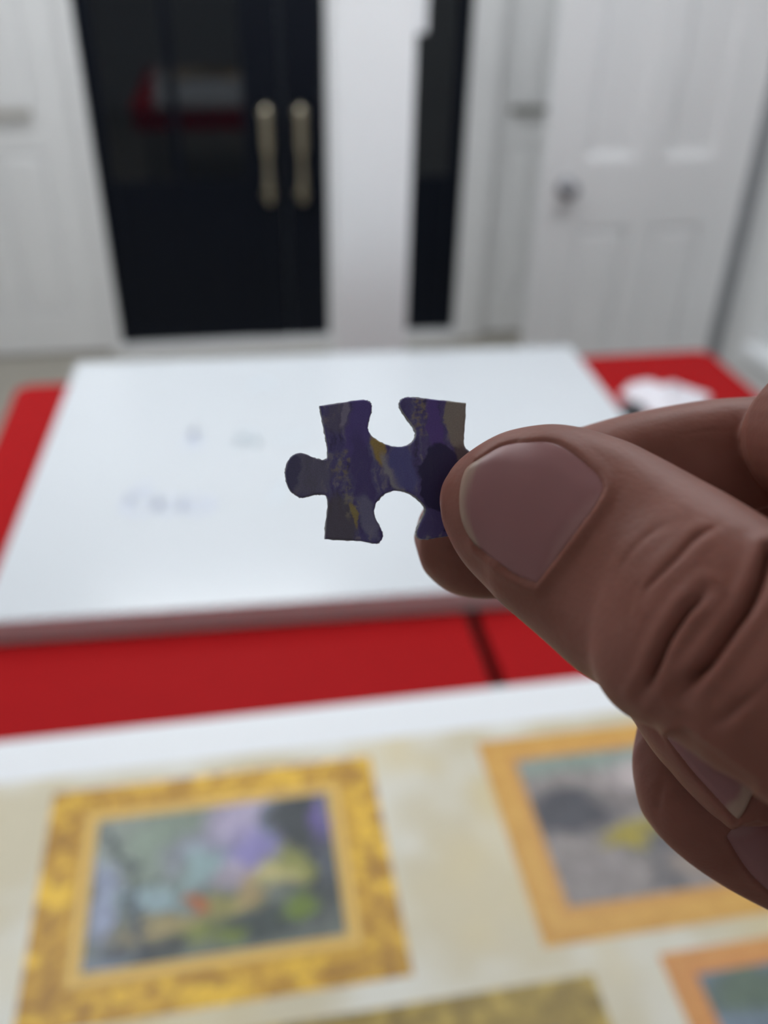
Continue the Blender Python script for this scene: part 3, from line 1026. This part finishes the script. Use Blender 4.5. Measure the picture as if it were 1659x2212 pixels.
# thumb: nail side towards the eye
limb_pairs([(992, 1030, 978, 1110, 104.5, 2.6), (1005, 1005, 978, 1140, 104.2, 4.0), (1035, 972, 986, 1178, 103.6, 5.4), (1105, 934, 1016, 1230, 102.4, 6.9), (1171, 921, 1072, 1288, 101.2, 7.8),
            (1246, 924, 1115, 1328, 99.5, 8.2), (1349, 953, 1185, 1389, 97.0, 8.6), (1420, 985, 1256, 1450, 94.5, 9.0), (1500, 1028, 1321, 1495, 91.5, 9.4),
            (1584, 1075, 1358, 1546, 88.5, 10.0), (1659, 1122, 1438, 1588, 85.5, 10.4), (1760, 1190, 1548, 1668, 82.5, 10.6), (1880, 1285, 1640, 1724, 79.5, 10.8)],
           (976, 1068, 104.6), end=[(56, 27, 75, 12.0), (78, 40, 66, 14.0), (100, 50, 57, 16.0)])
ball((100, 50, 57), 16)
# index finger: behind the piece, then bending at its middle joint back to the hand
limb_pairs([(905, 1118, 905, 1205, 119.6, 3.6), (920, 1092, 920, 1238, 119.6, 5.0), (952, 1065, 966, 1276, 119.8, 6.4), (1015, 1030, 1035, 1293, 120.0, 7.2), (1100, 985, 1125, 1285, 120.6, 7.6),
            (1185, 946, 1220, 1245, 121.6, 7.8), (1270, 918, 1310, 1200, 122.6, 7.8), (1349, 896, 1395, 1165, 123.4, 7.8), (1443, 877, 1475, 1135, 124, 7.8), (1537, 863, 1560, 1118, 124, 7.9),
            (1641, 856, 1660, 1110, 123, 8.0), (1740, 842, 1755, 1095, 121, 8.2)],
           (893, 1162, 119.6))
ball(P(1760, 968, 120), 8.6)
bone([(*P(1770, 960, 117), 8.8), (*P(1798, 938, 108.5), 9.5), (66, -6, 98, 9.8), (82, -5, 86, 11.0)])
# middle finger: curled under the thumb, nail towards the eye
limb_pairs([(1374, 1566, 1560, 1425, 110, 6.6), (1403, 1612, 1590, 1470, 106.5, 6.6), (1449, 1668, 1630, 1515, 104, 6.5), (1489, 1713, 1665, 1560, 102.4, 6.4),
            (1530, 1753, 1700, 1605, 101, 6.2), (1565, 1777, 1725, 1648, 100, 5.8), (1603, 1788, 1747, 1688, 99.4, 5.0), (1640, 1782, 1752, 1716, 99.2, 3.8), (1672, 1768, 1745, 1738, 99.1, 2.4)],
           (1420, 1490, 113))
ball(P(1712, 1752, 99.1), 1.6)
bone([(*P(1472, 1500, 111), 6.9), (42, 19, 119, 7.6), (46, 11, 126, 8.8)])
bone([(46, 11, 126, 8.8), (58, 6.5, 120, 9.2), (72, 5, 108, 9.6), (88, 8, 92, 11.0)])
# ring finger: curled below the middle finger
limb_pairs([(1376, 1572, 1560, 1500, 122, 7.2), (1366, 1628, 1590, 1552, 120, 7.2), (1368, 1682, 1612, 1596, 117.6, 7.2), (1389, 1757, 1637, 1645, 115, 7.1),
            (1449, 1830, 1675, 1695, 116, 7.0), (1546, 1901, 1745, 1750, 117, 6.8), (1659, 1962, 1832, 1805, 117.5, 6.5), (1745, 1998, 1890, 1862, 117.5, 5.8), (1810, 2008, 1912, 1915, 117.5, 4.2),
            (1850, 2004, 1912, 1950, 117.5, 2.6)],
           (1440, 1500, 124))
bone([(*P(1494, 1562, 124), 6.8), (64, 26, 112, 8.6), (89, 25, 95, 10.5)])
# little finger: below, outside the picture
bone([(78, 57, 100, 5.5), (70, 56, 110, 6.3), (68, 50, 118, 6.8), (77, 44, 109, 7.6), (88, 40, 95, 9.5)])
# palm, ball of the thumb, wrist and forearm
bone([(82, -5, 86, 11.0), (102, 18, 62, 12.5), (122, 40, 40, 13.0)])
bone([(88, 9, 92, 11.0), (108, 30, 66, 13.0), (127, 48, 40, 14.0)])
bone([(89, 25, 95, 10.5), (110, 42, 68, 13.0), (130, 56, 42, 14.0)])
bone([(86, 40, 95, 9.5), (108, 55, 70, 12.5), (130, 64, 45, 13.0)])
bone([(78, 40, 66, 13.0), (96, 40, 62, 15.0), (118, 48, 48, 16.0)])
bone([(76, 20, 80, 8.0), (92, 24, 72, 11.0), (106, 36, 62, 13)])
bone([(124, 52, 42, 20), (146, 84, 10, 22), (166, 118, -30, 26)], seg=40)
bone([(132, 50, 44, 18), (156, 82, 14, 21), (176, 114, -26, 25)], seg=40)
bone([(116, 44, 46, 17), (128, 54, 40, 21), (151, 83, 11, 24.5), (171, 116, -28, 28)], seg=40)
bone([(106, 34, 66, 15), (118, 46, 52, 18)])

hv = np.concatenate(tubes_v)
me = bpy.data.meshes.new('hand_parts')
me.from_pydata(hv.tolist(), [], tubes_f)
tmp = bpy.data.objects.new('hand_parts', me)
col.objects.link(tmp)
md = tmp.modifiers.new('remesh', 'REMESH')
md.mode = 'VOXEL'
md.voxel_size = 0.32
md.adaptivity = 0.0
ms = tmp.modifiers.new('smooth', 'SMOOTH')
ms.factor = .5
ms.iterations = 8
dg = bpy.context.evaluated_depsgraph_get()
hand_me = bpy.data.meshes.new_from_object(tmp.evaluated_get(dg))
bpy.data.objects.remove(tmp)
nv = len(hand_me.vertices)
HV = np.empty(nv * 3)
hand_me.vertices.foreach_get('co', HV)
HV = HV.reshape(-1, 3)


def normals():
    hand_me.vertices.foreach_set('co', HV.ravel())
    hand_me.update()
    nn = np.empty(nv * 3)
    hand_me.vertices.foreach_get('normal', nn)
    return nn.reshape(-1, 3)


def bvh():
    return BVHTree.FromPolygons([Vector(v) for v in HV], [tuple(p.vertices) for p in hand_me.polygons])


HN = normals()
tree = bvh()
PX = np.stack([CX + F * HV[:, 0] / np.maximum(HV[:, 2], 20), CY + F * HV[:, 1] / np.maximum(HV[:, 2], 20)], 1)
facing = (HN * HV).sum(1) / np.linalg.norm(HV, axis=1) < 0.25
inview = (HV[:, 2] > 60) & (PX[:, 0] < 1800)


def hit(px, py):
    d = Vector(P(px, py, 1.0)).normalized()
    loc, nor, idx, dist = tree.ray_cast(Vector((0, 0, 0)), d)
    return (np.array(loc), np.array(nor)) if loc is not None else (None, None)


def seg_dist(Q, poly, closed=False):
    poly = np.array(poly, float)
    if closed:
        poly = np.vstack([poly, poly[:1]])
    best = np.full(len(Q), 1e9)
    for a, b in zip(poly, poly[1:]):
        ab = b - a
        t_ = np.clip(((Q - a) @ ab) / (ab @ ab + 1e-9), 0, 1)
        best = np.minimum(best, np.linalg.norm(Q - (a + t_[:, None] * ab), axis=1))
    return best


def inside(Q, poly):
    poly = np.array(poly, float)
    r = np.zeros(len(Q), bool)
    for (x0, y0), (x1, y1) in zip(poly, np.roll(poly, -1, 0)):
        c = ((y0 > Q[:, 1]) != (y1 > Q[:, 1])) & (Q[:, 0] < (x1 - x0) * (Q[:, 1] - y0) / (y1 - y0 + 1e-12) + x0)
        r ^= c
    return r


def smooth_line(p, k=6):
    return catmull(p, k)


# skin folds: (points where they run, depth mm, half width mm, deepest z they may touch)
FOLDS = [
    ([(1386, 1500), (1400, 1472), (1422, 1423), (1441, 1380), (1460, 1350), (1484, 1315), (1508, 1293), (1525, 1277)], 1.35, .34, 96),
    ([(1473, 1496), (1495, 1466), (1527, 1434), (1557, 1393), (1587, 1350), (1609, 1320), (1633, 1277), (1647, 1244), (1662, 1190)], 1.6, .38, 96),
    ([(1388, 1300), (1400, 1268), (1435, 1230), (1468, 1198), (1495, 1168), (1522, 1149), (1552, 1136)], .32, .28, 96),
    ([(1530, 1570), (1563, 1553), (1603, 1520), (1650, 1484)], .30, .40, 96),
    ([(1331, 1253), (1345, 1225), (1359, 1197), (1396, 1159), (1443, 1131)], .09, .30, 98),
    ([(1355, 1360), (1362, 1310), (1378, 1265), (1402, 1232)], .07, .30, 98),
    ([(1560, 1330), (1572, 1300), (1580, 1270)], .12, .30, 96),
    ([(1408, 1560), (1428, 1595), (1450, 1622)], .35, .35, 112),
    ([(1420, 1770), (1425, 1720), (1440, 1675)], .20, .5, 130),
    ([(1470, 940), (1530, 930), (1600, 934)], .05, .25, 130), ([(1480, 962), (1545, 954), (1606, 958)], .05, .25, 130), ([(1500, 982), (1550, 974), (1600, 980)], .04, .25, 130),
]
disp = np.zeros(nv)
for line, dep, wid, zmax in FOLDS:
    ln = smooth_line(line)
    sel = inview & facing & (HV[:, 2] < zmax) & (PX[:, 0] > ln[:, 0].min() - 60) & (PX[:, 0] < ln[:, 0].max() + 60) & (PX[:, 1] > ln[:, 1].min() - 60) & (PX[:, 1] < ln[:, 1].max() + 60)
    Q = PX[sel]
    d = seg_dist(Q, ln) * HV[sel, 2] / F            # millimetres
    # fade at both ends of the fold
    e0 = np.linalg.norm(Q - ln[0], axis=1) * HV[sel, 2] / F
    e1 = np.linalg.norm(Q - ln[-1], axis=1) * HV[sel, 2] / F
    fade = np.clip(e0 / 2.0, .15, 1) * (np.clip(e1 / 2.0, .15, 1) if ln[-1, 0] < 1655 else 1)
    disp[sel] += fade * (-dep * np.exp(-(d / wid) ** 2) + .16 * dep * np.exp(-((d - 3.2 * wid) / (2.0 * wid)) ** 2))

# nails: four border curves each (distal, proximal, and the two sides), from one corner round
NAILS = [
    dict(distal=[(1036, 990), (1008, 1018), (996, 1068), (1001, 1125), (1029, 1182)], proximal=[(1307, 1054), (1294, 1088), (1255, 1142), (1208, 1204), (1160, 1264)],
         upper=[(1036, 990), (1085, 960), (1140, 950), (1190, 950), (1228, 966), (1268, 998), (1298, 1028), (1307, 1054)], lower=[(1029, 1182), (1068, 1214), (1112, 1246), (1160, 1264)], z=112, lift=.38, fold=.45),
    dict(distal=[(1640, 1690), (1622, 1722), (1607, 1752), (1590, 1774)], proximal=[(1480, 1572), (1462, 1574), (1446, 1580), (1436, 1590)],
         upper=[(1640, 1690), (1580, 1645), (1530, 1605), (1480, 1572)], lower=[(1590, 1774), (1544, 1722), (1489, 1660), (1436, 1590)], z=112, lift=.35, fold=.25),
    dict(distal=[(1830, 1885), (1810, 1920), (1785, 1955), (1760, 1975)], proximal=[(1640, 1770), (1610, 1776), (1580, 1788), (1566, 1806)],
         upper=[(1830, 1885), (1770, 1840), (1700, 1795), (1640, 1770)], lower=[(1760, 1975), (1690, 1948), (1620, 1890), (1566, 1806)], z=126, lift=.35, fold=.30),
]


def along(line, t_):
    c = catmull(line, 12)
    s = np.concatenate([[0], np.cumsum(np.linalg.norm(np.diff(c, axis=0), axis=1))])
    s /= s[-1]
    return np.stack([np.interp(t_, s, c[:, k]) for k in range(2)], -1)


NG = 28
nail_grids = []
for nd in NAILS:
    t_ = np.linspace(0, 1, NG)
    Dd, Pp, Uu, Lw = along(nd['distal'], t_), along(nd['proximal'], t_), along(nd['upper'], t_), along(nd['lower'], t_)
    G = np.empty((NG, NG, 2))                       # [i along finger from distal to proximal, j across from upper to lower]
    for i in range(NG):
        for j in range(NG):
            s, q = t_[i], t_[j]
            G[i, j] = (1 - s) * Dd[j] + s * Pp[j] + (1 - q) * Uu[i] + q * Lw[i] - ((1 - s) * (1 - q) * Dd[0] + (1 - s) * q * Dd[-1] + s * (1 - q) * Pp[0] + s * q * Pp[-1])
    border = np.vstack([Uu, Pp, Lw[::-1], Dd[::-1]])
    sel = inview & facing & (HV[:, 2] < nd['z'])
    Q = PX[sel]
    ds = np.stack([seg_dist(Q, q_) * HV[sel, 2] / F for q_ in (Uu, Pp, Lw)])
    d = ds.min(0)
    wgt = (np.exp(-ds / .8) * np.array([[.35], [1.0], [.75]])).sum(0) / (np.exp(-ds / .8).sum(0) + 1e-9)
    inn = inside(Q, border)
    disp[sel] += np.where(inn, -.22 * np.clip(d / .5, 0, 1) + wgt * nd['fold'] * .2 * np.exp(-(d / .3) ** 2), wgt * nd['fold'] * np.exp(-((d - .25) / .75) ** 2))
    pos = np.zeros((NG, NG, 3))
    nor = np.zeros((NG, NG, 3))
    ok = np.zeros((NG, NG), bool)
    for i in range(NG):
        for j in range(NG):
            a, b = None, None
            d_ = Vector(P(G[i, j, 0], G[i, j, 1], 1.0)).normalized()
            org = Vector((0, 0, 0))
            for _ in range(4):                      # pass through whatever lies nearer than the finger the nail grows on
                loc, nr, idx, dist = tree.ray_cast(org, d_)
                if loc is None:
                    break
                if nr.dot(d_) < 0:
                    a, b = np.array(loc), np.array(nr)
                    if nd['z'] < 113 and nd is NAILS[0] or loc.z > 91.5 + (12.5 if nd is NAILS[2] else 0):
                        break
                org = loc + d_ * .05
            if a is not None:
                pos[i, j], nor[i, j], ok[i, j] = a, b, True
    nail_grids.append((nd, pos, nor, ok, G))

HV = HV + HN * disp[:, None]
HN = normals()
# nail plates
M['nail'] = bpy.data.materials.new('fingernail')
M['nail'].use_nodes = True
nt = M['nail'].node_tree
nb_ = nt.nodes['Principled BSDF']
nb_.inputs['Roughness'].default_value = .38
nb_.inputs['Specular IOR Level'].default_value = .45
nb_.inputs['Subsurface Weight'].default_value = .15
nb_.inputs['Subsurface Radius'].default_value = (1, .4, .3)
nb_.inputs['Subsurface Scale'].default_value = .001
at = nt.nodes.new('ShaderNodeAttribute')
at.attribute_name = 'tone'
nt.links.new(at.outputs['Color'], nb_.inputs['Base Color'])
tcn = nt.nodes.new('ShaderNodeTexCoord')
nn_ = nt.nodes.new('ShaderNodeTexNoise')
nn_.inputs['Scale'].default_value = 900
nt.links.new(tcn.outputs['Object'], nn_.inputs['Vector'])
bn = nt.nodes.new('ShaderNodeBump')
bn.inputs['Strength'].default_value = .12
bn.inputs['Distance'].default_value = .0001
nt.links.new(nn_.outputs['Fac'], bn.inputs['Height'])
nt.links.new(bn.outputs[0], nb_.inputs['Normal'])

hand = bpy.data.objects.new('hand', hand_me)
col.objects.link(hand)
base = to_world([150, 90, 10])[0]
hand.location = base
tag(hand, 'bare right hand reaching in from the right, pinching the jigsaw piece', 'hand')
hand_me.vertices.foreach_set('co', (to_world(HV) - base).ravel())
hand_me.polygons.foreach_set('use_smooth', [True] * len(hand_me.polygons))
hand_me.update()

NAIL_PINK, NAIL_EDGE, NAIL_MOON = np.array([.37, .165, .165]), np.array([.47, .31, .24]), np.array([.43, .23, .22])
for q, (nd, pos, nor, ok, G) in enumerate(nail_grids):
    # fill misses from neighbours, then relax so the plate is one clean curved sheet
    for _ in range(40):
        if ok.all():
            break
        for i in range(NG):
            for j in range(NG):
                if not ok[i, j]:
                    nbs = [(i + a, j + b) for a, b in ((1, 0), (-1, 0), (0, 1), (0, -1)) if 0 <= i + a < NG and 0 <= j + b < NG and ok[i + a, j + b]]
                    if nbs:
                        zz = np.mean([pos[k][2] for k in nbs])
                        pos[i, j] = P(G[i, j, 0], G[i, j, 1], zz)
                        nor[i, j] = np.mean([nor[k] for k in nbs], axis=0)
                        ok[i, j] = True
    for _ in range(30):
        z = pos[..., 2].copy()
        z[1:-1, 1:-1] = (z[:-2, 1:-1] + z[2:, 1:-1] + z[1:-1, :-2] + z[1:-1, 2:]) / 4
        for i in range(NG):
            for j in range(NG):
                pos[i, j] = P(G[i, j, 0], G[i, j, 1], z[i, j])
    tt = np.linspace(0, 1, NG)
    II, JJ = np.meshgrid(tt, tt, indexing='ij')
    edge = np.minimum(np.minimum(JJ, 1 - JJ) * 5.5, (1 - II) * 6)
    rise = np.clip(edge, 0, 1) ** .6 * nd['lift'] - .10
    top = pos + nor * rise[..., None]
    bot = top - nor * .42
    V = np.vstack([top.reshape(-1, 3), bot.reshape(-1, 3)])
    Fc = []
    o = NG * NG
    for i in range(NG - 1):
        for j in range(NG - 1):
            a = i * NG + j
            Fc.append((a, a + 1, a + NG + 1, a + NG))
            Fc.append((o + a, o + a + NG, o + a + NG + 1, o + a + 1))
    ring = [i * NG for i in range(NG)] + [(NG - 1) * NG + j for j in range(1, NG)] + [i * NG + NG - 1 for i in range(NG - 2, -1, -1)] + [j for j in range(NG - 2, 0, -1)]
    for a, b in zip(ring, ring[1:] + ring[:1]):
        Fc.append((a, b, o + b, o + a))
    me = bpy.data.meshes.new('fingernail')
    me.from_pydata((to_world(V) - base).tolist(), [], Fc)
    me.polygons.foreach_set('use_smooth', [True] * len(me.polygons))
    wob = .02 * np.sin(JJ * 9)
    fe = np.clip((.10 + wob - II) / .05, 0, 1)
    if q == 1:
        fe = np.clip((.16 + wob - II) / .05, 0, 1)
    moon = np.clip((II - (.86 + .5 * (JJ - .5) ** 2)) / .06, 0, 1) * .7
    C_ = NAIL_PINK * (1 - fe[..., None]) + NAIL_EDGE * fe[..., None]
    C_ = C_ * (1 - moon[..., None]) + NAIL_MOON * moon[..., None]
    C_ = np.concatenate([C_.reshape(-1, 3)] * 2)
    ca = me.color_attributes.new('tone', 'FLOAT_COLOR', 'POINT')
    ca.data.foreach_set('color', np.concatenate([C_, np.ones((len(C_), 1))], 1).astype(np.float32).ravel())
    link('fingernail', me, M['nail'], hand)

# skin
sk = bpy.data.materials.new('skin')
sk.use_nodes = True
nt = sk.node_tree
b = nt.nodes['Principled BSDF']
b.inputs['Roughness'].default_value = .48
b.inputs['Specular IOR Level'].default_value = .24
b.inputs['Subsurface Weight'].default_value = .35
b.inputs['Subsurface Radius'].default_value = (1.0, .38, .22)
b.inputs['Subsurface Scale'].default_value = .0009
tc = nt.nodes.new('ShaderNodeTexCoord')
n1 = nt.nodes.new('ShaderNodeTexNoise')
n1.inputs['Scale'].default_value = 110
n1.inputs['Detail'].default_value = 5
nt.links.new(tc.outputs['Object'], n1.inputs['Vector'])
rp = nt.nodes.new('ShaderNodeValToRGB')
rp.color_ramp.elements[0].position = .30
rp.color_ramp.elements[0].color = (.290, .110, .080, 1)
rp.color_ramp.elements[1].position = .72
rp.color_ramp.elements[1].color = (.350, .142, .108, 1)
nt.links.new(n1.outputs['Fac'], rp.inputs[0])
nt.links.new(rp.outputs[0], b.inputs['Base Color'])
vo = nt.nodes.new('ShaderNodeTexVoronoi')
vo.inputs['Scale'].default_value = 1500
nt.links.new(tc.outputs['Object'], vo.inputs['Vector'])
n3 = nt.nodes.new('ShaderNodeTexNoise')
n3.inputs['Scale'].default_value = 420
n3.inputs['Detail'].default_value = 6
nt.links.new(tc.outputs['Object'], n3.inputs['Vector'])
ad = nt.nodes.new('ShaderNodeMath')
ad.operation = 'MULTIPLY_ADD'
ad.inputs[1].default_value = .35
nt.links.new(vo.outputs['Distance'], ad.inputs[0])
nt.links.new(n3.outputs['Fac'], ad.inputs[2])
bp = nt.nodes.new('ShaderNodeBump')
bp.inputs['Strength'].default_value = .30
bp.inputs['Distance'].default_value = .00025
nt.links.new(ad.outputs[0], bp.inputs['Height'])
nt.links.new(bp.outputs[0], b.inputs['Normal'])
hand_me.materials.clear()
hand_me.materials.append(sk)
